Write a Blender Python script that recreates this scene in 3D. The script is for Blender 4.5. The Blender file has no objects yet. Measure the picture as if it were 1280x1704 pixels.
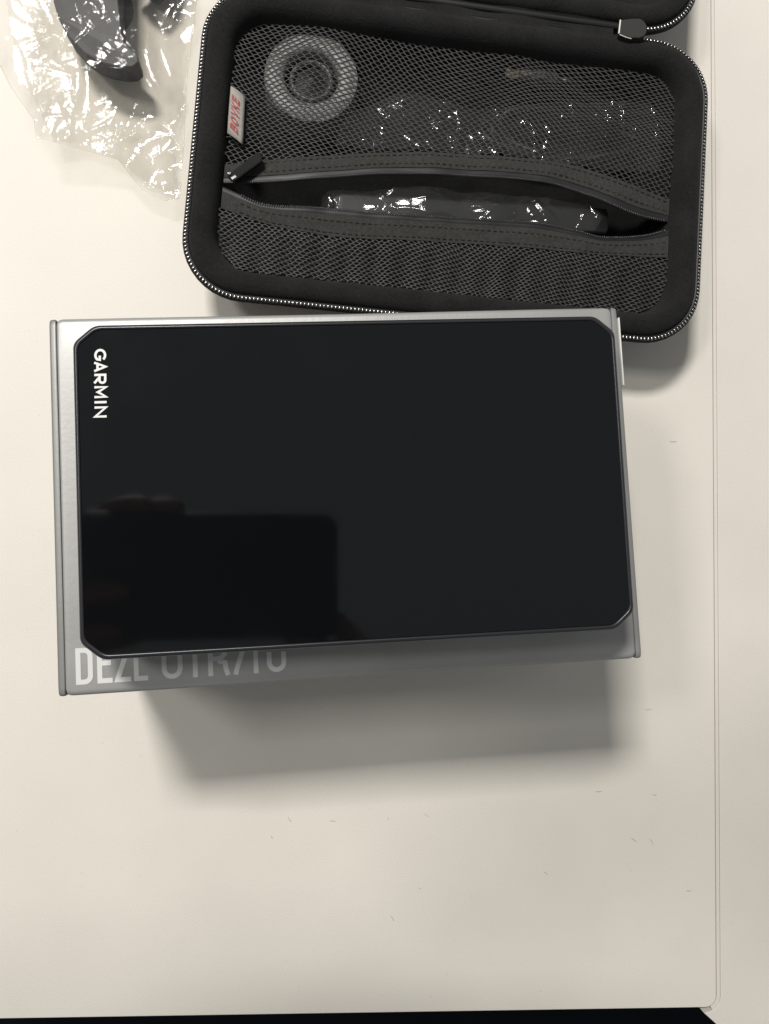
import bpy, bmesh, math, random
import numpy as np
from mathutils import Vector, Matrix, noise, geometry
random.seed(7)
CM = 0.01
scn = bpy.context.scene
col = scn.collection
R = math.radians

# ------------------------------------------------------------------ camera
cam_d = bpy.data.cameras.new('camera'); cam = bpy.data.objects.new('camera', cam_d); col.objects.link(cam)
cam_d.sensor_fit = 'HORIZONTAL'; cam_d.sensor_width = 36.0; cam_d.lens = 36.0
cam_d.clip_start = 0.005; cam_d.clip_end = 50
CZ = 37.0                                             # camera height over the desk, cm
CR = Matrix(((0.995655, -0.006387, -0.092904), (0.0, 0.997645, -0.068588), (0.093123, 0.068290, 0.993310)))
cam.matrix_world = Matrix.Translation((0, 0, CZ*CM)) @ CR.to_4x4()
scn.camera = cam

# ------------------------------------------------------------------ light: ceiling panels of an office
w = bpy.data.worlds.new('World'); scn.world = w; w.use_nodes = True
bg = w.node_tree.nodes['Background']; bg.inputs[0].default_value = (0.97, 1.0, 1.0, 1); bg.inputs[1].default_value = 0.23
def panel(name, loc, sx, sy, power, color):
    d = bpy.data.lights.new(name, 'AREA'); d.shape = 'RECTANGLE'; d.size = sx; d.size_y = sy; d.energy = power; d.color = color
    o = bpy.data.objects.new(name, d); col.objects.link(o); o.location = loc     # faces straight down, as a ceiling panel does
    return o
panel('ceiling_panel', (-0.56, 1.10, 1.90), 0.40, 0.30, 48, (1.0, 0.965, 0.912))
panel('ceiling_panel.001', (-1.14, 0.50, 1.90), 0.28, 0.40, 13, (1.0, 0.97, 0.92))

scn.render.engine = 'CYCLES'
scn.view_settings.view_transform = 'Standard'; scn.view_settings.look = 'None'
scn.view_settings.exposure = 0.0; scn.view_settings.gamma = 1.0; scn.view_settings.use_curve_mapping = False
try:
    scn.cycles.transparent_max_bounces = 24; scn.cycles.max_bounces = 12
except Exception: pass

# ------------------------------------------------------------------ helpers
def tag(o, label=None, cat=None, group=None, kind=None):
    if label: o['label'] = label
    if cat: o['category'] = cat
    if group: o['group'] = group
    if kind: o['kind'] = kind
    return o
def empty(name, loc=(0, 0, 0), rz=0):
    o = bpy.data.objects.new(name, None); col.objects.link(o)
    o.location = Vector(loc)*CM; o.rotation_euler = (0, 0, R(rz)); o.empty_display_size = 0.02
    return o
def mesh(name, verts, faces, mat, parent=None, smooth=False, loc=None, rz=0, angle=None):
    me = bpy.data.meshes.new(name)
    me.from_pydata([(v[0]*CM, v[1]*CM, v[2]*CM) for v in verts], [], faces)
    me.validate()
    bm = bmesh.new(); bm.from_mesh(me); bmesh.ops.recalc_face_normals(bm, faces=bm.faces); bm.to_mesh(me); bm.free()
    o = bpy.data.objects.new(name, me); col.objects.link(o)
    if mat: me.materials.append(mat)
    if parent: o.parent = parent
    if loc: o.location = Vector(loc)*CM
    o.rotation_euler.z = R(rz)
    if smooth:
        me.shade_smooth()
        if angle: 
            me.set_sharp_from_angle(angle=R(angle))
    return o
class MB:
    def __init__(s): s.v = []; s.f = []
    def add(s, verts, faces):
        b = len(s.v); s.v += [tuple(p) for p in verts]; s.f += [tuple(i+b for i in f) for f in faces]
    def box(s, c, sz, rz=0):
        cx, cy, cz = c; x, y, z = sz[0]/2, sz[1]/2, sz[2]/2; ca, sa = math.cos(rz), math.sin(rz)
        vs = [(cx+a*x*ca-b*y*sa, cy+a*x*sa+b*y*ca, cz+d*z) for d in (-1, 1) for a, b in ((-1, -1), (1, -1), (1, 1), (-1, 1))]
        s.add(vs, [(3, 2, 1, 0), (4, 5, 6, 7), (0, 1, 5, 4), (1, 2, 6, 5), (2, 3, 7, 6), (3, 0, 4, 7)])
    def tube(s, pts, r, n=6, cap=True, up=(0, 0, 1)):
        pts = [Vector(p) for p in pts]; N = len(pts); b = len(s.v); up = Vector(up)
        for i, p in enumerate(pts):
            t = (pts[min(i+1, N-1)]-pts[max(i-1, 0)]).normalized()
            u = t.cross(up)
            if u.length < 1e-4: u = t.cross(Vector((1, 0, 0)))
            u.normalize(); v = u.cross(t); rr_ = r(i/(N-1)) if callable(r) else r
            for k in range(n):
                a = 2*math.pi*k/n; s.v.append(tuple(p+u*math.cos(a)*rr_+v*math.sin(a)*rr_))
        for i in range(N-1):
            for k in range(n):
                s.f.append((b+i*n+k, b+i*n+(k+1) % n, b+(i+1)*n+(k+1) % n, b+(i+1)*n+k))
        if cap:
            s.f.append(tuple(b+k for k in range(n))[::-1]); s.f.append(tuple(b+(N-1)*n+k for k in range(n)))
    def rings(s, rings, cap0=False, cap1=False, closed=True):
        b = len(s.v); n = len(rings[0])
        for r in rings: s.v += [tuple(p) for p in r]
        for i in range(len(rings)-1):
            for k in range(n if closed else n-1):
                s.f.append((b+i*n+k, b+i*n+(k+1) % n, b+(i+1)*n+(k+1) % n, b+(i+1)*n+k))
        if cap0: s.f.append(tuple(b+k for k in range(n))[::-1])
        if cap1: s.f.append(tuple(b+(len(rings)-1)*n+k for k in range(n)))
    def build(s, name, mat, parent=None, **k): return mesh(name, s.v, s.f, mat, parent, **k)
def rrect(hx, hy, r, n=8, k=10, cx=0, cy=0):
    """rounded rectangle with n steps per corner and k extra points per side, counter-clockwise from +x side bottom"""
    pts = []
    C = [(hx-r, -hy+r, -90), (hx-r, hy-r, 0), (-hx+r, hy-r, 90), (-hx+r, -hy+r, 180)]
    for i, (x, y, a0) in enumerate(C):
        for j in range(n+1):
            a = R(a0+90*j/n); pts.append((cx+x+r*math.cos(a), cy+y+r*math.sin(a)))
        nx, ny, na = C[(i+1) % 4]
        e = (cx+nx+r*math.cos(R(na)), cy+ny+r*math.sin(R(na))); st = pts[-1]
        for j in range(1, k+1):
            t = j/(k+1); pts.append((st[0]+(e[0]-st[0])*t, st[1]+(e[1]-st[1])*t))
    return pts
def chamfer_outline(hx, hy, cx, cy, r=0.14, n=5):
    """octagon (rectangle with cut corners) whose eight corners are rounded"""
    P = [(hx, -hy+cy), (hx, hy-cy), (hx-cx, hy), (-hx+cx, hy), (-hx, hy-cy), (-hx, -hy+cy), (-hx+cx, -hy), (hx-cx, -hy)]
    out = []
    for i, p in enumerate(P):
        p = Vector(p); a = Vector(P[i-1])-p; b = Vector(P[(i+1) % 8])-p
        a.normalize(); b.normalize(); A = p+a*r; B = p+b*r
        for j in range(n+1):
            t = j/n; q = A*(1-t)**2+p*2*t*(1-t)+B*t*t; out.append((q.x, q.y))
    return out
def interp(tab, x):
    """smooth interpolation through (x, y) pairs"""
    if x <= tab[0][0]: return tab[0][1]
    if x >= tab[-1][0]: return tab[-1][1]
    for i in range(len(tab)-1):
        if tab[i][0] <= x <= tab[i+1][0]:
            t = (x-tab[i][0])/(tab[i+1][0]-tab[i][0])
            def m(k):
                if k <= 0 or k >= len(tab)-1: 
                    j = min(max(k, 0), len(tab)-2); return (tab[j+1][1]-tab[j][1])/(tab[j+1][0]-tab[j][0])
                return (tab[k+1][1]-tab[k-1][1])/(tab[k+1][0]-tab[k-1][0])
            h = tab[i+1][0]-tab[i][0]
            return (2*t**3-3*t*t+1)*tab[i][1]+(t**3-2*t*t+t)*h*m(i)+(-2*t**3+3*t*t)*tab[i+1][1]+(t**3-t*t)*h*m(i+1)
def sm(a, b, x):
    t = min(1, max(0, (x-a)/(b-a))); return t*t*(3-2*t)
def nz(x, y, z=0.0, s=1.0): return noise.noise(Vector((x*s, y*s, z)))

# strokes for printed lettering: every letter is a set of mitred ribbons in a box of cap height 1
def ribbon(pts, wd, closed=False):
    q = []
    for p in pts:
        if not q or (Vector(p)-q[-1]).length > 1e-4: q.append(Vector(p))
    if closed and (q[0]-q[-1]).length < 1e-4: q.pop()
    pts = q; N = len(pts); L = []; Rr = []
    for i, p in enumerate(pts):
        a = pts[i-1] if (i > 0 or closed) else None; b = pts[(i+1) % N] if (i < N-1 or closed) else None
        d1 = (p-a).normalized() if a is not None else None; d2 = (b-p).normalized() if b is not None else None
        d1 = d1 or d2; d2 = d2 or d1
        n1 = Vector((-d1.y, d1.x)); n2 = Vector((-d2.y, d2.x)); m = n1+n2
        m = m.normalized() if m.length > 1e-6 else n1
        k = wd/2/max(0.45, m.dot(n1)); L.append(p+m*k); Rr.append(p-m*k)
    f = [(i, i+1, N+i+1, N+i) for i in range(N-1)]
    if closed: f.append((N-1, 0, N, 2*N-1))
    return L+Rr, f
def arc(cx, cy, rx, ry, a0, a1, n=10): return [(cx+rx*math.cos(R(a0+(a1-a0)*i/n)), cy+ry*math.sin(R(a0+(a1-a0)*i/n))) for i in range(n+1)]
def letter(ch, W, s):
    """polylines (points, closed) of a letter of width W, height 1, stroke s, in stroke-centre coordinates"""
    h = s/2; x0, x1, y0, y1 = h, W-h, h, 1-h; r = min((x1-x0)/2, .30)
    if ch == 'D': return [([(x0, y0), (x1-r, y0)]+arc(x1-r, y0+r, r, r, -90, 0, 6)[1:]+arc(x1-r, y1-r, r, r, 0, 90, 6)+[(x0, y1)], True)]
    if ch in 'O0': return [(arc(x1-r, y0+r, r, r, -90, 0, 6)+arc(x1-r, y1-r, r, r, 0, 90, 6)+arc(x0+r, y1-r, r, r, 90, 180, 6)+arc(x0+r, y0+r, r, r, 180, 270, 6), True)]
    if ch == 'E': return [([(W, y0), (x0, y0), (x0, y1), (W, y1)], False), ([(s*.9, .55), (W*.92, .55)], False)]
    if ch == 'Z': return [([(W, y0), (x0+h*.2, y0), (x1, y1), (0, y1)], False)]
    if ch == 'L': return [([(x0, 1), (x0, y0), (W, y0)], False)]
    if ch == 'T': return [([(0, y1), (W, y1)], False), ([(W/2, y1-h*.9), (W/2, 0)], False)]
    if ch == 'R':
        q = .23
        return [([(x0, 0), (x0, y1), (x1-q, y1)]+arc(x1-q-.02, y1-q, q, q, 90, -90, 8)+[(x0+h*.9, y1-2*q)], False),
                ([(x1-q, y1-2*q-h*.8), (x1-h*.5, .36), (x1-h*.3, .2), (x1+h*.6, 0)], False)]
    if ch == 'r':
        q = .235
        return [([(x0, 0), (x0, y1), (x1-q*.9, y1)]+arc(x1-q*.9, y1-q, q*.9, q, 90, -90, 8)+[(x0+h*.9, y1-2*q)], False),
                ([(W*.42, y1-2*q-h*.7), (x1+h*.3, 0)], False)]
    if ch == '7': return [([(0, y1), (x1, y1), (x1-.02, .78), (W*.42, .22), (W*.30, 0)], False)]
    if ch == '1': return [([(W*.05, .80), (W/2, y1-.02), (W/2, 0)], False)]
    if ch == 'G': return [(arc(W*.53, .5, W*.53-h, .5-h, 38, 322, 26)+[(x1, .46), (W*.56, .46)], False)]
    if ch == 'A': return [([(h*.7, 0), (W/2, 1-h*.6), (W-h*.7, 0)], False), ([(W*.24, .27), (W*.76, .27)], False)]
    if ch == 'M': return [([(x0, 0), (x0, .97), (W/2, .28), (x1, .97), (x1, 0)], False)]
    if ch == 'I': return [([(W/2, 0), (W/2, 1)], False)]
    if ch == 'N': return [([(x0, 0), (x0, .95), (x1, .05), (x1, 1)], False)]
    if ch == 'B':
        q = .25
        return [([(x0, y0), (x1-q, y0)]+arc(x1-q, y0+q-.01, q, q-.01, -90, 90, 7)+[(x0, .5)], False), ([(x0, .5+h), (x1-q, .5+h)]+arc(x1-q, y1-.18, q*.9, .18, -90, 90, 6)+[(x0, y1), (x0, 0)], False)]
    if ch == 'V': return [([(h*.6, 1), (W/2, .03), (W-h*.6, 1)], False)]
    if ch == 'K': return [([(x0, 0), (x0, 1)], False), ([(x1, 1), (x0+h, .46)], False), ([(W*.4, .58), (x1, 0)], False)]
def lettering(name, items, cap, stroke, mat, parent, xf, z, italic=0):
    """items: (character, start, width) in the same unit as cap; xf maps reading coordinates to the surface"""
    mb = MB(); k = 0
    for ch, u0, wd in items:
        for pts, closed in letter(ch, wd/cap, stroke/cap):
            vs, fs = ribbon(pts, stroke/cap, closed)
            mb.add([(*xf(u0+(p[0]+italic*p[1])*cap, p[1]*cap), z+.0012*(k % 3)) for p in vs], fs); k += 1
    return mb.build(name, mat, parent)

# ------------------------------------------------------------------ materials
def mat(name, base=(.5, .5, .5), rough=.5, metal=0, spec=.5, nodes=None, **kw):
    m = bpy.data.materials.new(name); m.use_nodes = True; nt = m.node_tree; b = nt.nodes['Principled BSDF']
    b.inputs['Base Color'].default_value = (*base, 1); b.inputs['Roughness'].default_value = rough
    b.inputs['Metallic'].default_value = metal; b.inputs['Specular IOR Level'].default_value = spec
    for k, v in kw.items(): b.inputs[k.replace('_', ' ')].default_value = v
    if nodes: nodes(nt, b)
    return m
def tcoord(nt, scale=1, kind='Object'):
    t = nt.nodes.new('ShaderNodeTexCoord'); mp = nt.nodes.new('ShaderNodeMapping'); nt.links.new(t.outputs[kind], mp.inputs[0])
    mp.inputs['Scale'].default_value = (scale,)*3 if not isinstance(scale, tuple) else scale
    return mp.outputs[0]
def noise_n(nt, vec, scale, detail=3, rough=.5):
    n = nt.nodes.new('ShaderNodeTexNoise'); n.inputs['Scale'].default_value = scale; n.inputs['Detail'].default_value = detail
    n.inputs['Roughness'].default_value = rough; nt.links.new(vec, n.inputs['Vector']); return n.outputs['Fac']
def ramp(nt, fac, stops):
    r = nt.nodes.new('ShaderNodeValToRGB'); nt.links.new(fac, r.inputs[0]); e = r.color_ramp.elements
    while len(e) < len(stops): e.new(.5)
    for q, (p, c) in zip(e, stops): q.position = p; q.color = (*c, 1) if len(c) == 3 else c
    return r.outputs[0]
def bump(nt, b, h, strength=.2, dist=.0002):
    n = nt.nodes.new('ShaderNodeBump'); n.inputs['Strength'].default_value = strength; n.inputs['Distance'].default_value = dist
    nt.links.new(h, n.inputs['Height']); nt.links.new(n.outputs[0], b.inputs['Normal']); return n
def laminate(c):
    def f(nt, b):
        v = tcoord(nt)
        fine = noise_n(nt, v, 1500, 2, .6); mid = noise_n(nt, v, 14, 3)
        mx = nt.nodes.new('ShaderNodeMix'); mx.data_type = 'FLOAT'; mx.inputs[0].default_value = .45
        nt.links.new(fine, mx.inputs[2]); nt.links.new(mid, mx.inputs[3])
        o = ramp(nt, mx.outputs[0], [(.30, tuple(x*.91 for x in c)), (.70, tuple(min(.86, x*1.06) for x in c))])
        nt.links.new(o, b.inputs['Base Color']); bump(nt, b, fine, .25, .00012)
        sp = noise_n(nt, v, 520, 2, .5)                            # sparse printed specks of the laminate
        mk = ramp(nt, sp, [(.70, (1, 1, 1)), (.78, (.90, .885, .86))]); ml = nt.nodes.new('ShaderNodeMix'); ml.data_type = 'RGBA'; ml.blend_type = 'MULTIPLY'; ml.inputs[0].default_value = 1
        nt.links.new(o, ml.inputs[6]); nt.links.new(mk, ml.inputs[7]); nt.links.new(ml.outputs[2], b.inputs['Base Color'])
        rr_ = nt.nodes.new('ShaderNodeMapRange'); nt.links.new(mid, rr_.inputs[0]); rr_.inputs[3].default_value = .47; rr_.inputs[4].default_value = .62
        nt.links.new(rr_.outputs[0], b.inputs['Roughness'])
    return f
M = {}
M['desk'] = mat('desk_laminate', nodes=laminate((.780, .740, .672)), spec=.32)
M['desk2'] = mat('desk_laminate_grey', nodes=laminate((.765, .72, .66)), spec=.32)
M['band'] = mat('edge_band', (.60, .54, .46), .45)
M['gap'] = mat('seam_shadow_gap', (.10, .08, .06), .8)
M['floor'] = mat('dark_carpet', (.006, .007, .010), .95, spec=.1)
def felt(c, sc=900):
    def f(nt, b):
        v = tcoord(nt); n1 = noise_n(nt, v, sc, 4, .7); n2 = noise_n(nt, v, 60, 3)
        mx = nt.nodes.new('ShaderNodeMix'); mx.data_type = 'FLOAT'; mx.inputs[0].default_value = .4
        nt.links.new(n1, mx.inputs[2]); nt.links.new(n2, mx.inputs[3])
        nt.links.new(ramp(nt, mx.outputs[0], [(.33, tuple(x*.55 for x in c)), (.68, tuple(x*1.5 for x in c))]), b.inputs['Base Color'])
        bump(nt, b, n1, .6, .0006)
    return f
M['felt'] = mat('black_fleece', rough=.95, spec=.12, nodes=felt((.0145, .0143, .0145)), Sheen_Weight=.07, Sheen_Roughness=.6)
M['felt'].node_tree.nodes['Principled BSDF'].inputs['Sheen Tint'].default_value = (.5, .5, .5, 1)
M['backing'] = mat('grey_pocket_cloth', rough=.9, spec=.15, nodes=felt((.026, .0255, .025)))
M['shell'] = mat('black_shell_fabric', rough=.75, spec=.25, nodes=felt((.012, .012, .013), 1600))
M['net'] = mat('grey_net_thread', (.046, .045, .044), .55, spec=.4)
M['net_dark'] = mat('dark_net_thread', (.050, .0485, .047), .5, spec=.45)
def weave(nt, b):
    v = tcoord(nt); w1 = nt.nodes.new('ShaderNodeTexWave'); w1.bands_direction = 'X'; w1.inputs['Scale'].default_value = 420
    w1.inputs['Distortion'].default_value = 3; nt.links.new(v, w1.inputs['Vector'])
    n = noise_n(nt, v, 700, 4, .7); mx = nt.nodes.new('ShaderNodeMix'); mx.data_type = 'FLOAT'; mx.inputs[0].default_value = .86
    nt.links.new(w1.outputs['Fac'], mx.inputs[2]); nt.links.new(n, mx.inputs[3])
    nt.links.new(ramp(nt, mx.outputs[0], [(.25, (.019, .0185, .017)), (.75, (.057, .055, .051))]), b.inputs['Base Color'])
    bump(nt, b, mx.outputs[0], .7, .0005)
M['binding'] = mat('grey_binding_tape', rough=.8, spec=.25, nodes=weave)
M['stitch'] = mat('black_stitch', (.020, .019, .018), .7)
M['slick'] = mat('slick_black_tape', (.014, .014, .015), .48, spec=.4)
M['coil'] = mat('black_nylon_coil', (.03, .03, .032), .22, spec=.8)
M['teeth'] = mat('nickel_teeth', (.55, .54, .52), .24, metal=1.0)
M['rubber'] = mat('dark_rubber', (.036, .034, .031), .65, spec=.3)
M['tagw'] = mat('woven_white_label', rough=.8, nodes=lambda nt, b: (nt.links.new(ramp(nt, noise_n(nt, tcoord(nt), 1500, 2), [(.3, (.27, .25, .23)), (.7, (.42, .40, .37))]), b.inputs['Base Color'])))
M['tagr'] = mat('red_label_thread', (.34, .085, .075), .8)
def card(nt, b):
    v = tcoord(nt); n = noise_n(nt, v, 420, 3, .6); n2 = noise_n(nt, v, 30, 2)
    sx = nt.nodes.new('ShaderNodeSeparateXYZ'); nt.links.new(tcoord(nt), sx.inputs[0])
    mr = nt.nodes.new('ShaderNodeMapRange'); nt.links.new(sx.outputs['Z'], mr.inputs[0])      # the printed sides are charcoal
    mr.inputs[1].default_value = .0983; mr.inputs[2].default_value = .0996
    mx = nt.nodes.new('ShaderNodeMix'); mx.data_type = 'RGBA'; nt.links.new(mr.outputs[0], mx.inputs[0]); mx.inputs[6].default_value = (.13, .13, .125, 1)
    nt.links.new(ramp(nt, n2, [(.3, (.35, .35, .342)), (.7, (.405, .405, .395))]), mx.inputs[7])
    nt.links.new(mx.outputs[2], b.inputs['Base Color'])
    bump(nt, b, n, .25, .0002)
M['card'] = mat('silver_card', rough=.44, metal=.28, spec=.5, nodes=card)
M['cardedge'] = mat('white_card_edge', (.80, .79, .76), .7)
M['print'] = mat('white_print', (.72, .72, .71), .45)
def glass_nodes(nt, b):
    n = noise_n(nt, tcoord(nt), 22, 4, .6); mr = nt.nodes.new('ShaderNodeMapRange'); nt.links.new(n, mr.inputs[0])
    mr.inputs[1].default_value = .35; mr.inputs[2].default_value = .7; mr.inputs[3].default_value = .035; mr.inputs[4].default_value = .11
    nt.links.new(mr.outputs[0], b.inputs['Roughness'])
    f = noise_n(nt, tcoord(nt), 2600, 2, .6)                      # fine anti-glare grain
    nt.links.new(ramp(nt, f, [(.35, (.0022, .0026, .0032)), (.65, (.0050, .0058, .0068))]), b.inputs['Base Color'])
M['glass'] = mat('black_screen_glass', rough=.05, spec=.5, nodes=glass_nodes)
M['housing'] = mat('black_device_plastic', rough=.34, spec=.5, nodes=lambda nt, b: (nt.links.new(ramp(nt, noise_n(nt, tcoord(nt), 1800, 2), [(.3, (.010, .011, .014)), (.7, (.017, .018, .022))]), b.inputs['Base Color'])))
M['rim'] = mat('device_rim', (.022, .023, .028), .28, spec=.6)
M['logo'] = mat('white_logo_print', (.78, .78, .77), .45)
M['mount'] = mat('grey_mount_plastic', rough=.5, spec=.4, nodes=lambda nt, b: (nt.links.new(ramp(nt, noise_n(nt, tcoord(nt), 900, 3), [(.3, (.030, .030, .031)), (.7, (.042, .042, .043))]), b.inputs['Base Color'])))
M['mountblack'] = mat('mount_rubber_and_shade', (.005, .006, .008), .6, spec=.3)
M['disc'] = mat('pale_grey_disc', (.27, .27, .262), .5)
M['blackplastic'] = mat('black_plastic', (.008, .0085, .009), .5, spec=.3)
M['greyplastic'] = mat('dull_grey_plastic', (.11, .11, .107), .4)
M['brass'] = mat('plug_metal', (.42, .36, .27), .35, metal=.9)
M['cable'] = mat('black_cable', (.018, .018, .019), .4)
M['phone'] = mat('black_phone', (.006, .006, .007), .4)
M['lint'] = mat('grey_lint', (.36, .32, .27), .9)
def film(name, fac=1.6, haze=.05, bscale=160, bstr=.35, rough=.07):
    m = bpy.data.materials.new(name); m.use_nodes = True; nt = m.node_tree
    for n in list(nt.nodes): nt.nodes.remove(n)
    out = nt.nodes.new('ShaderNodeOutputMaterial'); tr = nt.nodes.new('ShaderNodeBsdfTransparent'); gl = nt.nodes.new('ShaderNodeBsdfGlossy')
    df = nt.nodes.new('ShaderNodeBsdfTranslucent'); df2 = nt.nodes.new('ShaderNodeBsdfDiffuse')
    tr.inputs[0].default_value = (.975, .97, .96, 1); gl.inputs['Roughness'].default_value = rough
    v = tcoord(nt); n1 = noise_n(nt, v, bscale, 5, .62)
    cl = noise_n(nt, tcoord(nt, (1.0, .45, .3)), 95, 4, .55)      # stretched noise that tints the clear film greyer in streaks
    nt.links.new(ramp(nt, cl, [(.36, (.99, .985, .975)), (.55, (.93, .925, .91)), (.70, (.84, .83, .815))]), tr.inputs[0])
    bp = nt.nodes.new('ShaderNodeBump'); bp.inputs['Strength'].default_value = bstr; bp.inputs['Distance'].default_value = .002
    nt.links.new(n1, bp.inputs['Height']); nt.links.new(bp.outputs[0], gl.inputs['Normal'])
    # thin film: the same Fresnel reflection from either side (two surfaces)
    def mth(op, a, b=None, c=None):
        q = nt.nodes.new('ShaderNodeMath'); q.operation = op
        for k, x in enumerate((a, b, c)):
            if x is None: continue
            if isinstance(x, (int, float)): q.inputs[k].default_value = x
            else: nt.links.new(x, q.inputs[k])
        return q
    ge = nt.nodes.new('ShaderNodeNewGeometry'); dt = nt.nodes.new('ShaderNodeVectorMath'); dt.operation = 'DOT_PRODUCT'
    nt.links.new(ge.outputs['Incoming'], dt.inputs[0]); nt.links.new(bp.outputs[0], dt.inputs[1])
    f5 = mth('POWER', mth('SUBTRACT', 1.0, mth('ABSOLUTE', dt.outputs['Value']).outputs[0]).outputs[0], 5.0)
    mu = mth('MULTIPLY_ADD', f5.outputs[0], .9, .05*fac); mu.use_clamp = True
    a = nt.nodes.new('ShaderNodeMixShader'); nt.links.new(mu.outputs[0], a.inputs[0]); nt.links.new(tr.outputs[0], a.inputs[1]); nt.links.new(gl.outputs[0], a.inputs[2])
    c = nt.nodes.new('ShaderNodeMixShader'); c.inputs[0].default_value = haze; nt.links.new(a.outputs[0], c.inputs[1]); nt.links.new(df2.outputs[0], c.inputs[2])
    nt.links.new(c.outputs[0], out.inputs[0]); return m
M['film'] = film('clear_bag_film', .75, .028, 700, .04, .085)
M['film2'] = film('clear_pouch_film', .8, .012, 300, .06, .09)

M['film3'] = film('hazy_pouch_film', 1.2, .030, 260, .08, .09)

# ------------------------------------------------------------------ desks and floor
def slab(name, pts, z0, z1, m, parent=None, bev=0):
    mb = MB(); mb.rings([[(x, y, z0) for x, y in pts], [(x, y, z1) for x, y in pts]], True, True)
    o = mb.build(name, m, parent)
    if bev:
        b = o.modifiers.new('bevel', 'BEVEL'); b.width = bev*CM; b.segments = 2; b.limit_method = 'ANGLE'; b.angle_limit = R(60)
    return o
def seam_x(y, off=0): return 19.55+(y+20.84)*(20.82-19.55)/50.68+off
def edge_y(x, off=0): return -20.07-(x+13.67)*(1.187/32.6)+off
def desk_outline(off, r, y1=48, x0=-45):
    """outline of the near desk, grown by off, with its rounded near corner"""
    pts = [(seam_x(y1, off), y1), (x0, y1), (x0, edge_y(x0, -off))]
    yb = edge_y(19.3, -off); xa = seam_x(yb+r, off)
    n = 10
    for i in range(n+1):
        a = R(-92+91*i/n); pts.append((xa-r+r*math.cos(a), yb+r+r*math.sin(a)))
    return pts
t = tag(empty('desk', (0, 0, 0)), 'cream laminate desk with a rounded corner under the box and the case', 'desk')
slab('desk_top', desk_outline(0, .55), -2.5, 0, M['desk'], t, .03)
# edge band round the side that meets the next desk
ib = desk_outline(.035, .58); ob = desk_outline(.20, .72)
bi = ib[-11:]+[ib[0]]; bo = ob[-11:]+[ob[0]]
bi = bi[3:]; bo = bo[3:]
mb = MB(); mb.rings([[(x, y, -2.5) for x, y in bi], [(x, y, -.012) for x, y in bi], [(x, y, -.012) for x, y in bo], [(x, y, -2.5) for x, y in bo]], closed=False)
mb.build('edge_band', M['desk2'], t)
mb = MB(); mb.rings([[(x-.05, y, -.14) for x, y in bi], [(x+.1, y, -.14) for x, y in bo]], closed=False); mb.build('seam_shade_strip', M['gap'], t)  # dark strip standing in for the shade inside the gap between the desks
t2 = tag(empty('desk', (0, 0, 0)), 'pale greyish desk butted against the right side of the cream desk', 'desk')
o3 = desk_outline(.235, .75)[-11:]
slab('desk_top', [(48, 48), (seam_x(48, .235), 48)]+o3[::-1][:9]+[(18.93, -21.55), (19.80, -22.33), (24.5, -26.9), (24.5, -40), (48, -40)], -2.5, -.006, M['desk2'], t2, .03)
fl = slab('floor', [(-200, -200), (200, -200), (200, 200), (-200, 200)], -75, -74, M['floor']); tag(fl, kind='structure')

# ------------------------------------------------------------------ the product box
BX = empty('product_box', (1.36, 2.57, 0), 3.0)
tag(BX, 'closed silver cardboard box lying flat under the black device', 'box')
BH = 10.0
def box_body():
    """cross-section with rolled top and bottom folds, extruded along the length, corners of the top panel trimmed"""
    mb = MB(); rings = []
    hy = 6.47; r = .20
    def sect(x, pull, top):
        pts = []
        for cx_, cz_, a0 in ((hy-pull-r, r, -90), (hy-pull-r, BH-r, 0), (-(hy-pull-r), BH-r, 90), (-(hy-pull-r), r, 180)):
            for j in range(7):
                a = R(a0+90*j/6); y = cx_+r*math.cos(a); z = cz_+r*math.sin(a)
                if z > BH/2: z -= top
                pts.append((x, y, z))
            if a0 == 0:
                for j in range(1, 12):
                    y = (hy-pull-r)*(1-2*j/12); pts.append((x, y, BH-top+.05*(1-(y/hy)**2)*(1-(x/9.9)**2)))
        return pts
    for x, pull, top in ((-9.905, .12, .03), (-9.885, .07, .010), (-9.83, .02, 0), (-9.7, 0, 0), (-7, 0, 0), (-3.5, .01, 0), (0, .02, 0), (3.5, .01, 0), (7, 0, 0), (9.7, 0, 0), (9.82, .02, 0), (9.90, .06, .010), (9.925, .10, .03)):
        rings.append(sect(x, pull, top))
    mb.rings(rings, True, True)
    return mb.build('box_body', M['card'], BX, smooth=True, angle=45)
box_body()
def end_panel(x, wd, pull, hgt):
    """end panel: a folded board edge standing beside the top panel"""
    mb = MB(); rings = []
    for y, e in ((-6.47+pull, .10), (-6.44+pull, .05), (-6.38+pull, .015), (-6.2, 0), (-3, 0), (0, 0), (3, 0), (6.2, 0), (6.38-pull, .015), (6.44-pull, .05), (6.47-pull, .10)):
        sg = 1 if x > 0 else -1
        prof = [(x-wd/2+e*.4, .1)]+[(x+f*wd-(e*.4 if f > 0 else -e*.4), hgt-e-(.05 if abs(f) > .48 else .012 if abs(f) > .4 else 0)-.03*(f*sg+.5)) for f in (-.5, -.43, -.2, .1, .3, .43, .5)]+[(x+wd/2-e*.4, .1)]
        rings.append([(px, y, pz) for px, pz in prof])
    mb.rings(rings, True, True)
    return mb.build('end_panel', M['card'], BX, smooth=True, angle=50)
end_panel(-10.065, .25, .0, BH-.075)
end_panel(10.075, .23, .0, BH-.060)
mb = MB(); mb.box((10.215, 4.78, BH-.8), (.05, 2.53, 1.6)); mb.build('flap_edge', M['cardedge'], BX)
xb = lambda u, v: (u, -6.10+v)
lettering('model_lettering', [('D', -9.56, .56), ('E', -8.86, .50), ('Z', -8.30, .55), ('L', -7.66, .47), ('O', -6.74, .70), ('T', -5.92, .60), ('R', -5.19, .70), ('7', -4.46, .62), ('1', -3.74, .33), ('0', -3.20, .66)],
          1.22, .165, M['print'], BX, xb, BH+.0125)
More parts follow.
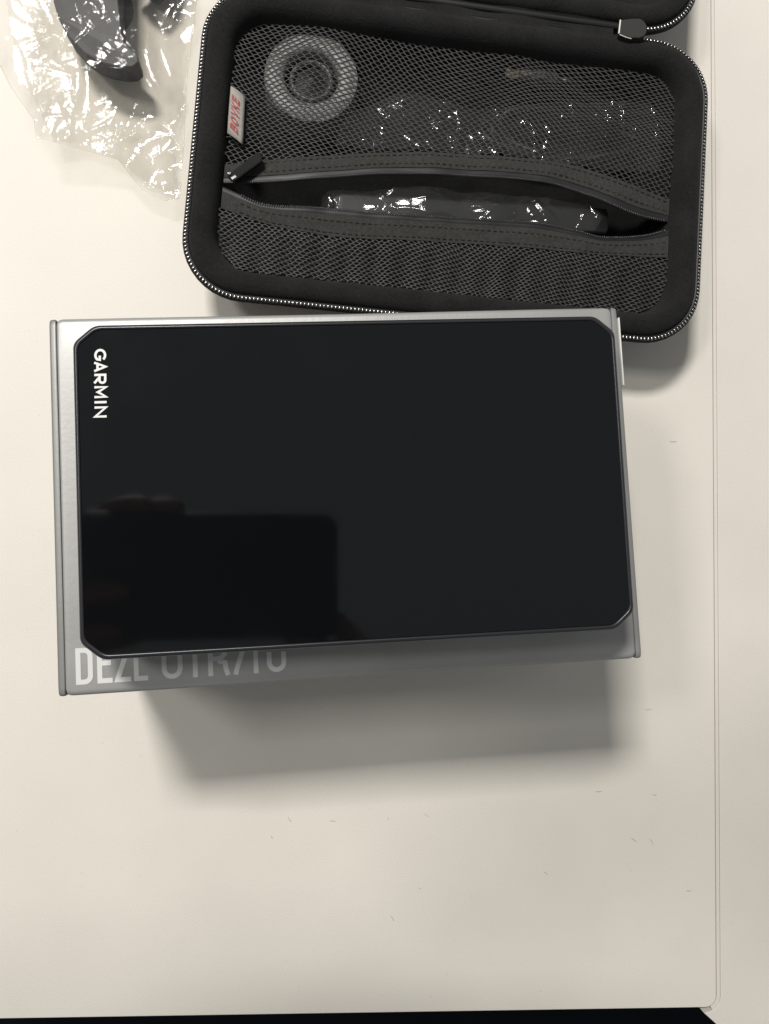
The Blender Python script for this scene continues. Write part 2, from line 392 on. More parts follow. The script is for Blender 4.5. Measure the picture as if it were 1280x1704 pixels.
# macron above the E lies under the device
mb = MB(); mb.box((-8.61, -4.66, BH+.014), (.40, .12, .004)); mb.build('macron', M['print'], BX)

# ------------------------------------------------------------------ the device
DV = empty('navigation_device', (1.513, 2.751, BH+.055), 2.8)
tag(DV, 'black tablet-like navigator with cut corners lying face up on the silver box', 'navigator')
HX, HY = 8.94, 5.305
def oct_(d, z, q=1): return [(x, y, z) for x, y in chamfer_outline(HX-d, HY-d, .66-.35*d, .56-.35*d, .20)]
mb = MB(); mb.rings([oct_(1.0, 0), oct_(.6, .12), oct_(.22, .8), oct_(.06, 1.45), oct_(0, 1.75), oct_(0, 2.02), oct_(.02, 2.08), oct_(.055, 2.115)], True, False)
mb.build('housing', M['housing'], DV, smooth=True, angle=50)
mb = MB(); mb.rings([oct_(.056, 2.112), oct_(.085, 2.140), oct_(.12, 2.146), oct_(.15, 2.13), oct_(.165, 2.08)], False, False)
mb.build('rim', M['rim'], DV, smooth=True, angle=60)
mb = MB(); mb.rings([oct_(.17, 2.05), oct_(.172, 2.108), oct_(.18, 2.115)], True, True)
mb.build('screen_glass', M['glass'], DV, smooth=True, angle=25)
GU = 2.215/1395; cap = .372
xg = lambda u, v: (-8.265-.04*u/2.2+v, 4.515-u)
lettering('logo', [('G', 0, 245*GU), ('A', 262*GU, 205*GU), ('r', 505*GU, 208*GU), ('M', 755*GU, 245*GU), ('I', 1055*GU, 55*GU), ('N', 1165*GU, 230*GU)], cap, 47*GU, M['logo'], DV, xg, 2.1165)

# ------------------------------------------------------------------ the carrying case
CS = empty('carrying_case', (6.45, 18.35, 0), -4.2)
tag(CS, 'open black zip-up carrying case with a fleece rim and net pocket', 'case')
A, B, RC = 11.95, 7.38, 2.75
def ring(d, z, a=A, b=B, r=RC, amp=0, cx=0, cy=0, sd=0):
    out = []
    for x, y in rrect(a-d, b-d, max(r-d*.8, .5), 10, 26, cx, cy):
        k = amp*nz(x+sd, y, 3.1, .55); l = amp*nz(x, y+sd, 9.7, .8)
        ux, uy = (x-cx)/a, (y-cy)/b; n = math.hypot(ux, uy) or 1
        out.append((x+ux/n*k, y+uy/n*k, z+l))
    return out
def case_half(prefix, cx, cy, a, b, floor_z, depth_lip, sd):
    mb = MB(); mb.rings([*[ring(d, z, a, b, cx=cx, cy=cy) for d, z in ((2.6, 0), (2.1, .10), (1.6, .45), (1.15, 1.1), (.75, 1.8), (.40, 2.4), (.12, 2.85), (.0, 3.06), (-.01, 3.2), (.03, 3.27), (.07, 3.28))]], True)
    mb.build(prefix+'shell', M['shell'], CS, smooth=True)
    mb = MB(); mb.rings([ring(.05, 3.25, a, b, cx=cx, cy=cy), ring(.12, 3.30, a, b, cx=cx, cy=cy), ring(.26, 3.30, a, b, cx=cx, cy=cy), ring(.30, 3.2, a, b, cx=cx, cy=cy)])
    mb.build(prefix+'zipper_tape', M['slick'], CS, smooth=True)
    prof = [(.27, 3.18), (.29, 3.36), (.40, 3.52), (.62, 3.62), (.85, 3.63), (1.05, 3.57), (1.22, 3.42), (1.34, 3.20), (1.42, 2.95), (1.50, 2.6), (1.75, 1.9), (2.3, floor_z+.4), (2.9, floor_z)]
    mb = MB(); mb.rings([ring(d, z, a, b, amp=.05 if i > 1 else 0, cx=cx, cy=cy, sd=sd) for i, (d, z) in enumerate(prof)], False, True)
    mb.build(prefix+'lining', M['felt'], CS, smooth=True)
case_half('', 0, 0, A, B, .6, 1.5, 0)
LX, LY = -.75, 15.05
case_half('lid_', LX, LY, A, B, .9, 1.5, 40)
def zip_teeth(cx, cy, name, keep):
    mb = MB(); P = rrect(A-.13, B-.13, RC-.1, 16, 60, cx, cy)
    L = 0; acc = [0]
    for i in range(len(P)): L += math.dist(P[i], P[(i+1) % len(P)]); acc.append(L)
    n = int(L/.172); j = 0
    for i in range(n):
        s = L*i/n
        while acc[j+1] < s: j += 1
        q = (s-acc[j])/(acc[j+1]-acc[j]); p0, p1 = Vector(P[j]), Vector(P[(j+1) % len(P)])
        p = p0.lerp(p1, q); d = (p1-p0).normalized(); nrm = Vector((d.y, -d.x))
        if not keep(p.x-cx, p.y-cy): continue
        a = p-nrm*.055; c = p+nrm*.075
        b0 = len(mb.v); r = .050
        for e, rr_ in ((a, r*.8), (a.lerp(c, .2), r), (a.lerp(c, .8), r), (c, r*.7)):
            for k in range(6):
                an = 2*math.pi*k/6; mb.v.append((e.x+d.x*math.cos(an)*rr_, e.y+d.y*math.cos(an)*rr_, 3.325+math.sin(an)*rr_))
        for m_ in range(3):
            for k in range(6): mb.f.append((b0+m_*6+k, b0+m_*6+(k+1) % 6, b0+m_*6+6+(k+1) % 6, b0+m_*6+6+k))
        mb.f.append(tuple(b0+k for k in range(6))); mb.f.append(tuple(b0+18+k for k in range(6)))
    tag(mb.build(name, M['teeth'], CS, smooth=True), kind='stuff')
zip_teeth(0, 0, 'zipper_teeth', lambda x, y: not (y > 6.9 and -9.0 < x < 8.2))
zip_teeth(LX, LY, 'lid_zipper_teeth', lambda x, y: not (y < -6.9 and -9.0 < x < 8.7))
# fleece hinge joining the two halves
mb = MB(); rows = []
for j in range(9):
    t_ = j/8; y = 6.75+t_*1.6
    rows.append([(x, y+.05*nz(x, y, 1, .5), 3.56-.30*math.sin(math.pi*t_)**.8+.07*nz(x, y*3, 5, .6)-.10*math.exp(-((t_-.62)/.07)**2)) for x in [-9.3+16.4*i/60 for i in range(61)]])
mb.rings(rows, closed=False); mb.build('hinge_strip', M['felt'], CS, smooth=True)
# rubber end stop of the zip beside the hinge
pts = [(7.18, 6.95), (7.5, 6.86), (7.82, 6.84)]+arc(8.02, 7.37, .50, .50, -95, 75, 10)+[(7.75, 7.80), (7.22, 7.66)]
o = slab('zip_end_tab', pts, 3.50, 3.86, M['rubber'], CS, .05)
mb = MB(); mb.tube([(7.165, 6.97, 3.84), (7.175, 7.3, 3.87), (7.205, 7.64, 3.84)], .035, 6); mb.build('tab_edge', M['cardedge'], o)
mb = MB(); mb.tube([(7.2, 6.93, 3.84), (7.5, 6.84, 3.845), (7.78, 6.81, 3.83)], .018, 6); mb.build('tab_edge', M['cardedge'], o)

# pocket curves, in the case's own frame
UT = [(-10.6, -1.1), (-8.98, -.71), (-6.56, -.32), (-1.64, .50), (2.6, .74), (5.78, .69), (8.74, .17), (10.6, -.25)]
UB = [(-10.6, -1.95), (-9.41, -1.80), (-6.48, -1.36), (-3.23, -.76), (.1, -.44), (4.07, -.24), (6.4, -.60), (8.47, -1.15), (10.6, -1.30)]
LT = [(-10.6, -2.05), (-9.9, -2.28), (-8.54, -2.71), (-5.83, -2.62), (-3.09, -2.55), (.24, -2.36), (4.21, -2.18), (5.95, -2.33), (7.12, -2.49), (9.0, -2.2), (10.6, -1.62)]
LB = [(-10.6, -3.10), (-8.2, -3.62), (-5.19, -3.84), (-1.32, -3.59), (3.19, -3.37), (7.24, -3.29), (10.6, -3.07)]
DISC = (-6.95, 3.85)
def net_z(x, y):
    if y > interp(UB, x):
        z = 2.78
        z += .28*math.exp(-(((x-DISC[0])/2.6)**2+((y-DISC[1])/2.4)**2)**2)
        z += .30*sm(5, 0, abs(y-interp(UB, x)))*sm(11, 6, abs(x))
        z += .16*math.exp(-((x-4)/4)**2-((y-2.3)/1.6)**2)
        z += .13*nz(x, y, 2, .42)
    else:
        z = 2.86-.28*sm(interp(LB, x), -5.8, y)+.05*nz(x, y, 6, .7)
        z += .03*math.cos(x*2*math.pi/1.32)*sm(-3.6, -4.4, y)
    return z
def in_net(x, y):
    hx, y0, y1, r = 10.52, -5.82, 6.10, 1.5
    cx_, cy_, hy_ = 0, (y0+y1)/2, (y1-y0)/2
    qx, qy = abs(x)-(hx-r), abs(y-cy_)-(hy_-r)
    return (max(qx, 0)**2+max(qy, 0)**2)**.5+min(max(qx, qy), 0) < r
def make_net(name, test, th=.030, wv=.355, vv=.143, m='net'):
    mb = MB(); rot = R(-9); seen = set()
    def P(u, v):
        x = u*math.cos(rot)-v*math.sin(rot); y = u*math.sin(rot)+v*math.cos(rot)
        x += .42*nz(u, v, 11, .22)+.42*sm(-3, 8, u)*v*.4+.05*nz(u, v, 31, 2.6); y += .36*nz(u, v, 17, .25)-.03*u*sm(2, 9, u)+.05*nz(u, v, 37, 2.6)
        y -= .22*sm(-4, 6, u)*sm(2.0, 7, v)*(v-2.0)
        return x, y
    def edge(a, b):
        k = (round(a[0], 3), round(a[1], 3), round(b[0], 3), round(b[1], 3))
        if k in seen or k[2:]+k[:2] in seen: return
        seen.add(k)
        pa, pb = P(*a), P(*b)
        if not (in_net(*pa) and in_net(*pb) and test(*pa) and test(*pb)): return
        A3 = Vector((*pa, net_z(*pa))); B3 = Vector((*pb, net_z(*pb)))
        d = (B3-A3).normalized(); e = d*th*.5; mid = (A3+B3)/2
        mb.tube([A3-e, mid+Vector((0, 0, .018)), B3+e], lambda t_: th*(1.30-.50*math.sin(math.pi*t_)), 5, False)
    for j in range(-84, 86):
        for i in range(-56, 57):
            cx_ = i*wv+(wv/2 if j % 2 else 0); cy_ = j*vv
            top = (cx_, cy_+.84*vv); ur = (cx_+wv/2, cy_+.16*vv); lr = (cx_+wv/2, cy_-.16*vv); ul = (cx_-wv/2, cy_+.16*vv)
            edge(top, ur); edge(ur, lr); edge(top, ul)
    o = mb.build(name, M[m], CS, smooth=True); tag(o, kind='stuff'); return o
make_net('upper_net', lambda x, y: y > interp(UT, x)-.10)
make_net('lower_net', lambda x, y: y < interp(LB, x)+.10, .030, .31, .118, 'net_dark')
# ribbed backing right behind the lower net
mb = MB(); rows = []
for j in range(15):
    y = -5.95+2.75*j/14
    rows.append([(x, min(y, interp(LB, x)+.25), net_z(x, min(y, interp(LB, x)))-.06-.07*abs(math.sin(math.pi*x/1.32))**6*sm(-3.5, -4.3, y)+.015*nz(x, y, 1, 2)) for x in [-10.6+21.2*i/260 for i in range(261)]])
mb.rings(rows, closed=False); mb.build('pocket_backing', M['backing'], CS, smooth=True)
# binding tapes with their stitching, the slick zip tape and its coil
def strip(name, c0, c1, m, zoff, n=150, k=8, wav=.03, zf=None):
    mb = MB(); rows = []
    for j in range(k+1):
        t_ = j/k; row = []
        for i in range(n+1):
            x = -10.45+20.9*i/n; y = c0(x)*(1-t_)+c1(x)*t_
            row.append((x, y, (zf or net_z)(x, y)+zoff+wav*nz(x, y*2, 4, 1.1)+.02*math.sin(math.pi*t_)))
        rows.append(row)
    mb.rings(rows, closed=False); return mb.build(name, m, CS, smooth=True)
ut = lambda x: interp(UT, x); ub = lambda x: interp(UB, x); lt = lambda x: interp(LT, x); lb = lambda x: interp(LB, x)
zU = lambda x, y: max(net_z(x, max(y, ub(x)+.01)), 0); zL = lambda x, y: net_z(x, min(y, lb(x)))+.16*sm(lb(x), lt(x), y)*sm(10.5, 7, abs(x))
strip('binding_tape', ut, lambda x: ub(x)+.30*(ut(x)-ub(x)), M['binding'], .055, zf=zU)
strip('binding_tape', lambda x: lt(x)-.25*(lt(x)-lb(x)), lb, M['binding'], .055, zf=zL)
strip('zip_tape', lambda x: ub(x)+.33*(ut(x)-ub(x)), lambda x: ub(x)+.03, M['slick'], .02, zf=zU, wav=.015)
strip('zip_tape', lambda x: lt(x)-.03, lambda x: lt(x)-.28*(lt(x)-lb(x)), M['slick'], .02, zf=zL, wav=.015)
def stitches(curve, zf, name='stitching'):
    mb = MB(); x = -9.6
    while x < 10.2:
        y = curve(x); y2 = curve(x+.16); z = zf(x, y)+.075
        mb.tube([(x, y, z), (x+.08, (y+y2)/2, z+.012), (x+.16, y2, z)], .024, 4); x += .29
    tag(mb.build(name, M['stitch'], CS), kind='stuff')
for q in (.46, .86): stitches(lambda x, q=q: ub(x)+q*(ut(x)-ub(x)), zU)
for q in (.46, .88): stitches(lambda x, q=q: lt(x)-q*(lt(x)-lb(x)), zL)
def coil(curve, zf, x0, x1, name='zipper_coil'):
    pts = []; turns = int((x1-x0)/.105)
    for i in range(turns*7+1):
        x = x0+(x1-x0)*i/(turns*7); a = 2*math.pi*i/7; y = curve(x)
        pts.append((x, y+.062*math.cos(a), zf(x, y)+.03+.055*math.sin(a)))
    mb = MB(); mb.tube(pts, .026, 5); tag(mb.build(name, M['coil'], CS, smooth=True), kind='stuff')
coil(lambda x: ub(x)+.03, zU, -9.6, 10.3); coil(lambda x: lt(x)-.05, zL, -9.6, 10.3)
# zip slider and pull at the left end
zp = slab('zip_pull', [(-10.25, -1.80), (-10.02, -2.02), (-9.80, -1.95), (-8.75, -.95), (-8.78, -.62), (-9.05, -.55)], 3.14, 3.36, M['shell'], CS, .08)
mb = MB(); mb.box((-9.92, -1.86, 3.30), (.34, .26, .20), R(40)); o = mb.build('slider', M['coil'], CS)
b_ = o.modifiers.new('bevel', 'BEVEL'); b_.width = .0008; b_.segments = 3
mb = MB(); mb.tube([(-10.14+.05*math.cos(a), -1.72+.05*math.sin(a), 3.40+.012*math.cos(2*a)) for a in [2*math.pi*i/10 for i in range(11)]], .04, 6); mb.build('slider_ring', M['teeth'], CS, smooth=True)
# woven brand label sewn to the left wall
mb = MB(); rows = []
for j in range(7):
    t_ = j/6
    L0 = Vector((-10.46, 2.45)).lerp(Vector((-10.42, .22)), t_); R0 = Vector((-9.79, 2.05)).lerp(Vector((-9.70, -.20)), t_)
    rows.append([(*L0.lerp(R0, k/6), 3.10+.10*math.sin(math.pi*k/6*.9)+.05*math.sin(3*t_)+.10*(1-k/6)) for k in range(7)])
mb.rings(rows, closed=False); lab = mb.build('brand_label', M['tagw'], CS, smooth=True)
sol = lab.modifiers.new('thickness', 'SOLIDIFY'); sol.thickness = .0003; sol.offset = 0
def xt(u, v):   # reads upwards, letter tops towards the left wall
    t_ = 1-u/2.25; L0 = Vector((-10.46, 2.45)).lerp(Vector((-10.42, .22)), t_); R0 = Vector((-9.79, 2.05)).lerp(Vector((-9.70, -.20)), t_)
    p = R0.lerp(L0, v); return (p.x, p.y)
lw = .27
items = [('B', .22, lw), ('O', .55, lw), ('V', .88, lw), ('K', 1.21, lw), ('E', 1.54, lw*.9)]
mb = MB(); k = 0
for ch, u0, wd in items:
    for pts_, closed in letter(ch, .85, .22):
        vs, fs = ribbon(pts_, .22, closed); out = []
        for p in vs:
            u = u0+p[0]/.85*wd+.10*p[1]; v = .32+.54*p[1]; X, Y = xt(u, v); kk = (1-v)
            out.append((X, Y, 3.10+.10*math.sin(math.pi*kk*.9)+.05*math.sin(3*(1-u/2.25))+.10*(1-kk)+.050+.001*(k % 3)))
        mb.add(out, fs); k += 1
mb.build('label_lettering', M['tagr'], lab)

# ------------------------------------------------------------------ things in the pocket (placed in the case's frame)
CA_ = R(-4.2)
def cw(x, y, z=0): return (6.45+x*math.cos(CA_)-y*math.sin(CA_), 18.35+x*math.sin(CA_)+y*math.cos(CA_), z)
DK = empty('mounting_disc', cw(*DISC, .65), -4.2)
tag(DK, 'round pale grey ring with black dished centre under the upper net', 'disc')
def lathe(prof, n=48):
    mb = MB(); mb.rings([[(r*math.cos(2*math.pi*k/n), r*math.sin(2*math.pi*k/n), z) for k in range(n)] for r, z in prof]); return mb
lathe([(1.28, .2), (1.26, 1.70), (1.32, 1.86), (1.5, 1.93), (1.95, 1.90), (2.16, 1.80), (2.2, 1.6), (2.2, .1), (1.5, 0), (1.28, .2)]).build('ring', M['disc'], DK, smooth=True, angle=50)
lathe([(.001, 1.45), (.3, 1.42), (.6, 1.30), (.82, 1.32), (.90, 1.50), (.98, 1.52), (1.04, 1.32), (1.27, 1.2), (1.27, .3), (.001, .3)]).build('cup', M['blackplastic'], DK, smooth=True, angle=50)
lathe([(.80, 1.33), (.84, 1.56), (.94, 1.60), (1.02, 1.54), (1.05, 1.33)], 40).build('inner_ring', M['greyplastic'], DK, smooth=True)
lathe([(.001, 1.64), (.06, 1.63), (.11, 1.58), (.13, 1.50), (.15, 1.42)], 24).build('highlight_knob', M['disc'], DK, smooth=True)  # pale colour painted as the highlight at the centre of the dish
# black power lead coiled in the right half of the pocket
CB = empty('power_cable', cw(0, 0, 0), -4.2); tag(CB, 'black cable coiled behind the right half of the upper net', 'cable')
pts = []
for i in range(150):
    a = i/149*2*math.pi*2.6; rx = 3.9-.18*i/50+.2*math.sin(a*.7); ry = 1.0+.10*i/50
    pts.append((5.4+rx*math.cos(a+.6), 2.9+ry*math.sin(a+.6)+.2*math.sin(a*1.3), 1.5+.25*math.sin(a*2.3)+.5*i/149))
mb = MB(); mb.tube(pts, .19, 8); mb.build('lead', M['cable'], CB, smooth=True)
e = pts[-1]
mb = MB(); mb.tube([(2.9, 5.30, 2.35), (3.1, 5.31, 2.36), (4.6, 5.36, 2.36), (4.8, 5.36, 2.35)], lambda t_: .30 if .02 < t_ < .98 else .22, 12); mb.build('plug_body', M['greyplastic'], CB, smooth=True, angle=50)
mb = MB(); mb.box((2.55, 5.29, 2.36), (.65, .42, .22)); mb.build('plug_tip', M['brass'], CB)
mb = MB(); mb.tube([(4.8, 5.36, 2.35), (5.5, 5.35, 2.3), (6.4, 4.9, 2.0), (7.5, 4.2, 1.6), (8.6, 3.6, 1.3)], .15, 8); mb.build('lead', M['cable'], CB, smooth=True)
def film_sheet(name, outline, base, m, parent, seed, nfold, step=.075, fold=1.0):
    """a clear film: gently sloping sheet crossed by thin sharp folds and patches of fine crinkle"""
    rs = np.random.RandomState(seed); P = np.array(outline)
    xs = np.arange(P[:, 0].min(), P[:, 0].max()+step, step); ys = np.arange(P[:, 1].min(), min(28.6, P[:, 1].max()+step), step)
    X, Y = np.meshgrid(xs, ys); inside = np.zeros(X.shape, bool)
    n = len(P)
    for k in range(n):
        a, b = P[k], P[k-1]
        c = (a[1] > Y) != (b[1] > Y)
        with np.errstate(divide='ignore', invalid='ignore'):
            t_ = (b[0]-a[0])*(Y-a[1])/(b[1]-a[1])+a[0]
        inside ^= c & (X < t_)
    Z = np.vectorize(base)(X, Y)
    for k in range(nfold):                                        # sharp folds: curved lines with a narrow crest, each a bend of the sheet
        cx_, cy_ = rs.uniform(P[:, 0].min(), P[:, 0].max()), rs.uniform(P[:, 1].min(), min(27, P[:, 1].max()))
        a = rs.uniform(0, math.pi); L = rs.uniform(.2, 1.0)**1.6*1.9; cv = rs.uniform(-.25, .25); h = rs.uniform(.016, .060)*fold*rs.choice([1, 1, 1, -.7]); wd = rs.uniform(.028, .075)
        u = (X-cx_)*math.cos(a)+(Y-cy_)*math.sin(a); v = -(X-cx_)*math.sin(a)+(Y-cy_)*math.cos(a)-cv*u*u
        Z += h*np.exp(-np.abs(v)/wd*np.where(v > 0, 1.0, .55))*np.exp(-(u/L)**4)
    fine = np.vectorize(lambda x, y: max(0, nz(x, y, 41+seed, .9)-.05)*nz(x, y, 50+seed, 5.5)+.35*max(0, nz(x, y, 61+seed, .7))*nz(x, y, 70, 11))(X, Y)
    Z += .024*fold*fine
    idx = -np.ones(X.shape, int); vs = []; fs = []
    Wd = X.shape[1]
    for r_ in range(X.shape[0]-1):
        for c_ in range(Wd-1):
            if inside[r_:r_+2, c_:c_+2].all():
                q = []
                for dr, dc in ((0, 0), (0, 1), (1, 1), (1, 0)):
                    if idx[r_+dr, c_+dc] < 0: idx[r_+dr, c_+dc] = len(vs); vs.append((X[r_+dr, c_+dc], Y[r_+dr, c_+dc], Z[r_+dr, c_+dc]))
                    q.append(idx[r_+dr, c_+dc])
                fs.append(tuple(q))
    o = mesh(name, vs, fs, m, parent, smooth=True)
    return o
# clear pouch lying just under the upper net
ol = [(-5.6, .55), (-5.5, 1.7), (-4.7, 2.6), (-3.6, 3.3), (-2.2, 3.75), (-.6, 3.5), (.9, 3.35), (3.5, 3.9), (7.2, 4.6), (9.6, 4.7), (10.1, 3.0), (10.1, 1.3), (7.5, 1.1), (4, 1.2), (1, 1.1), (-2, .9)]
PB = film_sheet('clear_pouch', [cw(*p)[:2] for p in ol], lambda x, y: 2.42+.20*nz(x, y, 3, .55)+.05*(1-min(1, 2.2*abs(nz(x*.5, y, 5, .8)))), M['film3'], None, 15, 160, .07, 1.6)
tag(PB, 'crumpled clear plastic pouch lying behind the upper net beside the disc', 'pouch')
# black part in a clear sleeve, seen through the open zip
AD = empty('wrapped_accessory', cw(1.2, -1.75, 1.6), -4.2+3.5); tag(AD, 'black bar in a shiny clear sleeve showing through the open pocket zip', 'accessory')
mb = MB()
mb.rings([[(x, y*sc, .45+z*sc) for y, z in rrect(.72, .38, .25, 5, 2)] for x, sc in ((-6.6, .75), (-6.5, .92), (-6.2, 1), (-2, 1), (0, .98), (3, 1), (5.6, .95), (6.4, .9), (6.5, .7))], True, True)
mb.build('bar', M['blackplastic'], AD, smooth=True, angle=40)
so = [(-7.25, .35), (-7.2, -.30), (-6.6, -.72), (-5.2, -.80), (-4.0, -.86), (-3.0, -.98), (-2.55, -.55), (-1.6, -.25), (.5, -.7), (3, -.75), (5.8, -.6), (6.2, .1), (5.5, .75), (2, .95), (-1, 1.0), (-3.6, .9), (-5.6, .75), (-6.9, .62)]
def sleeve_z(x, y):
    z = 1.02+interp([(-7.3, -.25), (-6.9, .02), (-6.3, .06), (-5.6, -.10), (-4.8, -.02), (-2.5, .46), (-2.2, .42), (-1.5, .22), (-.6, -.02), (1.0, .12), (1.8, -.05), (3.4, .12), (4.2, -.05), (6.2, -.1)], x)
    return z-.20*y*y+.07*nz(x, y, 3, .9)
film_sheet('sleeve', so, sleeve_z, M['film2'], AD, 6, 70, .05, 1.3)

# ------------------------------------------------------------------ bagged mount at the upper left
MT = empty('device_mount', (-9.6, 25.5, 0), 0); tag(MT, 'dark grey plastic mount inside the crumpled clear bag', 'mount')
mo = [(-11.45, 30), (-11.45, 26), (-11.38, 24.47), (-11.16, 23.72), (-10.66, 22.88), (-10.01, 22.21), (-9.6, 21.95), (-9.19, 21.78), (-8.75, 21.70), (-8.32, 21.67), (-7.95, 21.72), (-7.72, 21.95), (-7.75, 22.20), (-8.05, 22.5), (-8.42, 22.86), (-8.5, 23.6), (-8.64, 24.67), (-8.7, 27), (-8.7, 30)]
mo = [(x*1.048+9.6, y*1.048-25.5) for x, y in mo]      # seen at the height of the plate's top face
mb = MB(); mb.rings([[(x*.995, y, 1.25) for x, y in mo], [(x*.995, y, 2.26) for x, y in mo]], True, True)
mb.build('shaded_side_wall', M['mountblack'], MT)  # side of the grey plate turned from the light, its shade painted black
mb = MB(); mb.rings([[(x, y, 2.27) for x, y in mo], [(x, y, 2.38+.04*math.cos(x*1.4)) for x, y in mo]], True, True)
o = mb.build('cradle', M['mount'], MT); b_ = o.modifiers.new('bevel', 'BEVEL'); b_.width = .0005; b_.segments = 2; b_.limit_method = 'ANGLE'; b_.angle_limit = R(50)
mb = MB(); mb.tube([(1.5, 1.75, 1.3), (1.8, 2.2, 1.4), (2.1, 3.2, 1.4), (1.1, 4.4, 1.4), (-.4, 4.6, 1.4)], .85, 14); mb.build('arm', M['mountblack'], MT, smooth=True, angle=50)
mb = MB(); mb.tube([(-.8, 1.6, 0.02), (-.8, 1.6, .25), (-.7, 1.7, .5), (-.6, 1.9, 1.3)], lambda t_: 1.5-1.0*t_, 20); mb.build('base_cup', M['mountblack'], MT, smooth=True, angle=50)
bo_ = [(x*1.023, y*1.023) for x, y in ((-14.5, 31), (-14.45, 26), (-14.2, 23.8), (-13.95, 22.3), (-13.2, 20.75), (-12.35, 19.6), (-12.25, 18.85), (-10.8, 18.7), (-8.9, 18.4), (-7.9, 17.2), (-6.85, 16.75), (-6.2, 16.9), (-6.0, 19.6), (-5.9, 21.6), (-5.65, 24), (-5.4, 26), (-5.2, 31))]
def bag_z(x, y):
    d = min(math.dist((x, y), p) for p in ((-10.4, 24.4), (-10.6, 25.6), (-9.5, 23.7), (-10.0, 27), (-10.4, 29)))
    z = 1.40+.12*(y-17.5)-.17*(x+10)+.020*(x+10)**2+.72*sm(2.6, 1.3, d)
    z += .55*math.exp(-((x+7.1)/1.2)**2-((y-22.6)/1.3)**2)
    u, v = .8*x+.6*y, -.6*x+.8*y
    z += .045*nz(u*.5, v*.9, 2, 1)+.045*(1-min(1, 2.2*abs(nz(u*.30, v*.75, 5, 1))))
    return z
BG = film_sheet('clear_bag', bo_, bag_z, M['film'], None, 4, 330, .06)
tag(BG, 'crumpled clear plastic bag on the desk left of the black case', 'bag')
bo2 = [(-10.3+(x+10.3)*(.90+.05*math.sin(3*k)), 24+(y-24)*(.90+.05*math.cos(2.3*k))) for k, (x, y) in enumerate(bo_)]
film_sheet('under_layer', bo2, lambda x, y: .62+.06*nz(x, y, 0, .6)+.05*(y-18)-.13*(x+10), M['film'], BG, 9, 120, .08, .8)
# the folded rim of the bag
rim = []
for k in range(len(bo_)-1):
    for t_ in range(8):
        x = bo_[k][0]+(bo_[k+1][0]-bo_[k][0])*t_/8; y = bo_[k][1]+(bo_[k+1][1]-bo_[k][1])*t_/8
        if y < 28: rim.append((x, y, bag_z(x, y)-.01+.03*nz(x, y, 3, 1.2)))
mb = MB(); mb.tube(rim, .020, 6); mb.build('folded_edge', M['film'], BG, smooth=True)

# ------------------------------------------------------------------ the phone taking the picture, mirrored in the screen
PH = empty('phone', (0, 0, 0)); PH.matrix_world = Matrix.Translation((0, 0, CZ*CM)) @ CR.to_4x4()
tag(PH, 'black phone held above the device, mirrored dark in its screen', 'phone')
slab('phone_body', rrect(8.2, 4.0, .95, 8, 0, -6.5, -.65), .30, 1.10, M['phone'], PH, .15)

def skin_obj(name, chains, m, parent, level=2):
    """joint chains [(x, y, z, radius), ...]; every chain starts at an index of the first chain or at its own root"""
    vs = []; es = []; rad = []; idx = {}
    for ch in chains:
        prev = None
        for p in ch:
            k = tuple(p[:3])
            if k not in idx: idx[k] = len(vs); vs.append(k); rad.append(p[3])
            if prev is not None and prev != idx[k]: es.append((prev, idx[k]))
            prev = idx[k]
    me = bpy.data.meshes.new(name); me.from_pydata([tuple(c*CM for c in v) for v in vs], es, [])
    o = bpy.data.objects.new(name, me); col.objects.link(o); o.parent = parent; me.materials.append(m)
    sk = o.modifiers.new('skin', 'SKIN'); sk.use_smooth_shade = True
    for i_, v in enumerate(me.skin_vertices[0].data): v.radius = (rad[i_]*CM, rad[i_]*CM); v.use_root = (i_ == 0)
    sb = o.modifiers.new('subsurf', 'SUBSURF'); sb.levels = level; sb.render_levels = level
    return o
M['skin'] = mat('skin', (.26, .14, .10), .5); M['sleeve'] = mat('dark_sleeve', (.012, .012, .014), .9)
hl = empty('hand'); hl.matrix_world = PH.matrix_world.copy(); tag(hl, 'hand on the left end of the phone, fingers over its top edge', 'hand')
wr = (-16.8, -7.6, 2.0, 2.5); pm = (-15.6, -4.0, 1.9, 2.2); kn = (-14.9, -1.0, 1.8, 1.6)
skin_obj('fingers_and_palm', [[wr, pm, kn],
    [kn, (-13.6, 1.6, 2.4, .95), (-11.4, 3.5, 2.2, .85), (-9.2, 3.75, 1.3, .78), (-8.0, 3.6, .75, .62)],
    [kn, (-14.4, 1.4, 2.2, .95), (-13.0, 3.5, 2.0, .88), (-11.0, 3.85, 1.2, .80), (-9.9, 3.65, .75, .64)],
    [pm, (-15.2, -2.6, .2, .9), (-14.0, -2.0, -.65, .85), (-12.2, -1.7, -.6, .76), (-10.9, -1.7, -.5, .62)],
    [pm, (-15.3, -4.6, .2, .85), (-14.0, -4.3, -.6, .76), (-12.4, -4.1, -.5, .66), (-11.3, -4.1, -.45, .55)],
    [pm, (-14.0, -4.6, 2.6, 1.1), (-12.2, -4.4, 2.4, .95), (-10.4, -4.0, 2.0, .8)]], M['skin'], hl)
skin_obj('sleeve', [[(-17.0, -7.7, 2.0, 3.2), (-23, -9.5, 1.2, 4.0), (-42, -14, -4.0, 5.2)]], M['sleeve'], hl, 1)  # unseen forearm, turned outward so its shadow darkens the desk's near left
hr = empty('hand'); hr.matrix_world = PH.matrix_world.copy(); tag(hr, 'hand under the near edge of the phone, thumb by the lens', 'hand')
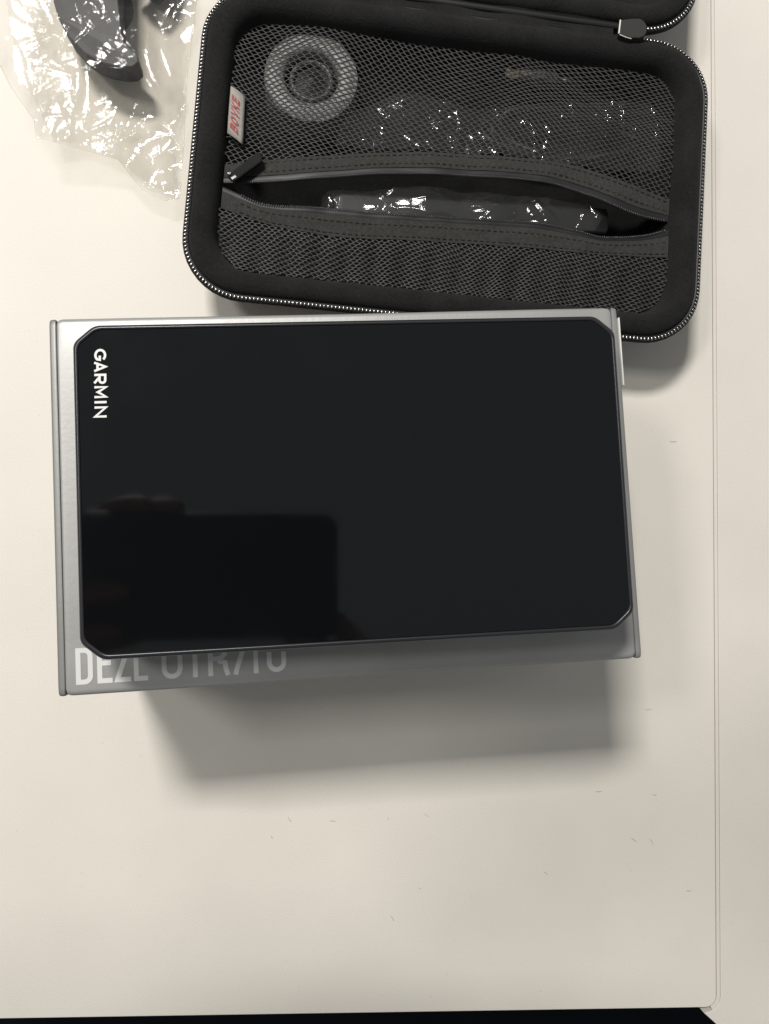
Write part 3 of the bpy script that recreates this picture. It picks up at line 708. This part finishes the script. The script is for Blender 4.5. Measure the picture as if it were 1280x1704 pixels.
wr = (6.8, -12.0, 2.2, 2.4); pm = (4.6, -8.6, 2.0, 2.1); kn = (2.6, -6.6, 1.8, 1.5)
skin_obj('fingers_and_palm', [[wr, pm, kn],
    [kn, (1.0, -5.4, 1.0, .92), (-.6, -5.2, .6, .82), (-2.0, -5.1, .6, .66)],
    [pm, (1.8, -7.4, .6, .95), (-.4, -6.9, -.1, .85), (-2.4, -6.4, .2, .78), (-3.6, -5.9, .5, .62)],
    [pm, (2.6, -9.2, .4, .92), (.4, -8.9, -.3, .82), (-1.6, -8.2, -.1, .72), (-2.8, -7.5, .2, .6)],
    [wr, (4.0, -10.6, .8, .9), (2.0, -10.4, .1, .76), (.4, -9.9, 0, .66), (-.6, -9.3, .2, .55)],
    [pm, (4.0, -6.4, 3.0, 1.1), (2.6, -4.6, 2.6, .92), (1.4, -3.2, 1.7, .78)]], M['skin'], hr)
skin_obj('sleeve', [[(7.0, -12.4, 2.2, 3.1), (9.0, -17, 1.2, 4.0), (14, -32, -3.0, 5.2)]], M['sleeve'], hr, 1)

# ------------------------------------------------------------------ lint and short hairs on the desk
LINT = []
mb = MB(); rnd = random.Random(3)
spots = [(5.12, -15.18), (3.84, -16.49), (3.63, -11.93), (5.45, -11.83), (1.03, -11.97), (-.99, -11.85), (-1.8, -12.62), (13.9, -10.97), (16.7, -11.2), (16.5, -13.4), (15.6, -13.3), (11.2, -14.7), (18.3, -15.8), (16.5, -7.1), (18.1, 6.2)]
for x, y in spots:
    L = rnd.uniform(.07, .36)**1.0; a = rnd.uniform(-1.1, .1); c = rnd.uniform(-.4, .4)
    mb.tube([(x+L*(t_-.5)*math.cos(a)-c*L*(t_-.5)**2*math.sin(a), y+L*(t_-.5)*math.sin(a)+c*L*(t_-.5)**2*math.cos(a), .012+.01*math.sin(3*t_)) for t_ in [i/5 for i in range(6)]], rnd.uniform(.005, .010), 4)
tag(mb.build('lint', M['lint']), 'short grey hairs and specks of lint on the cream desk', 'lint', kind='stuff')
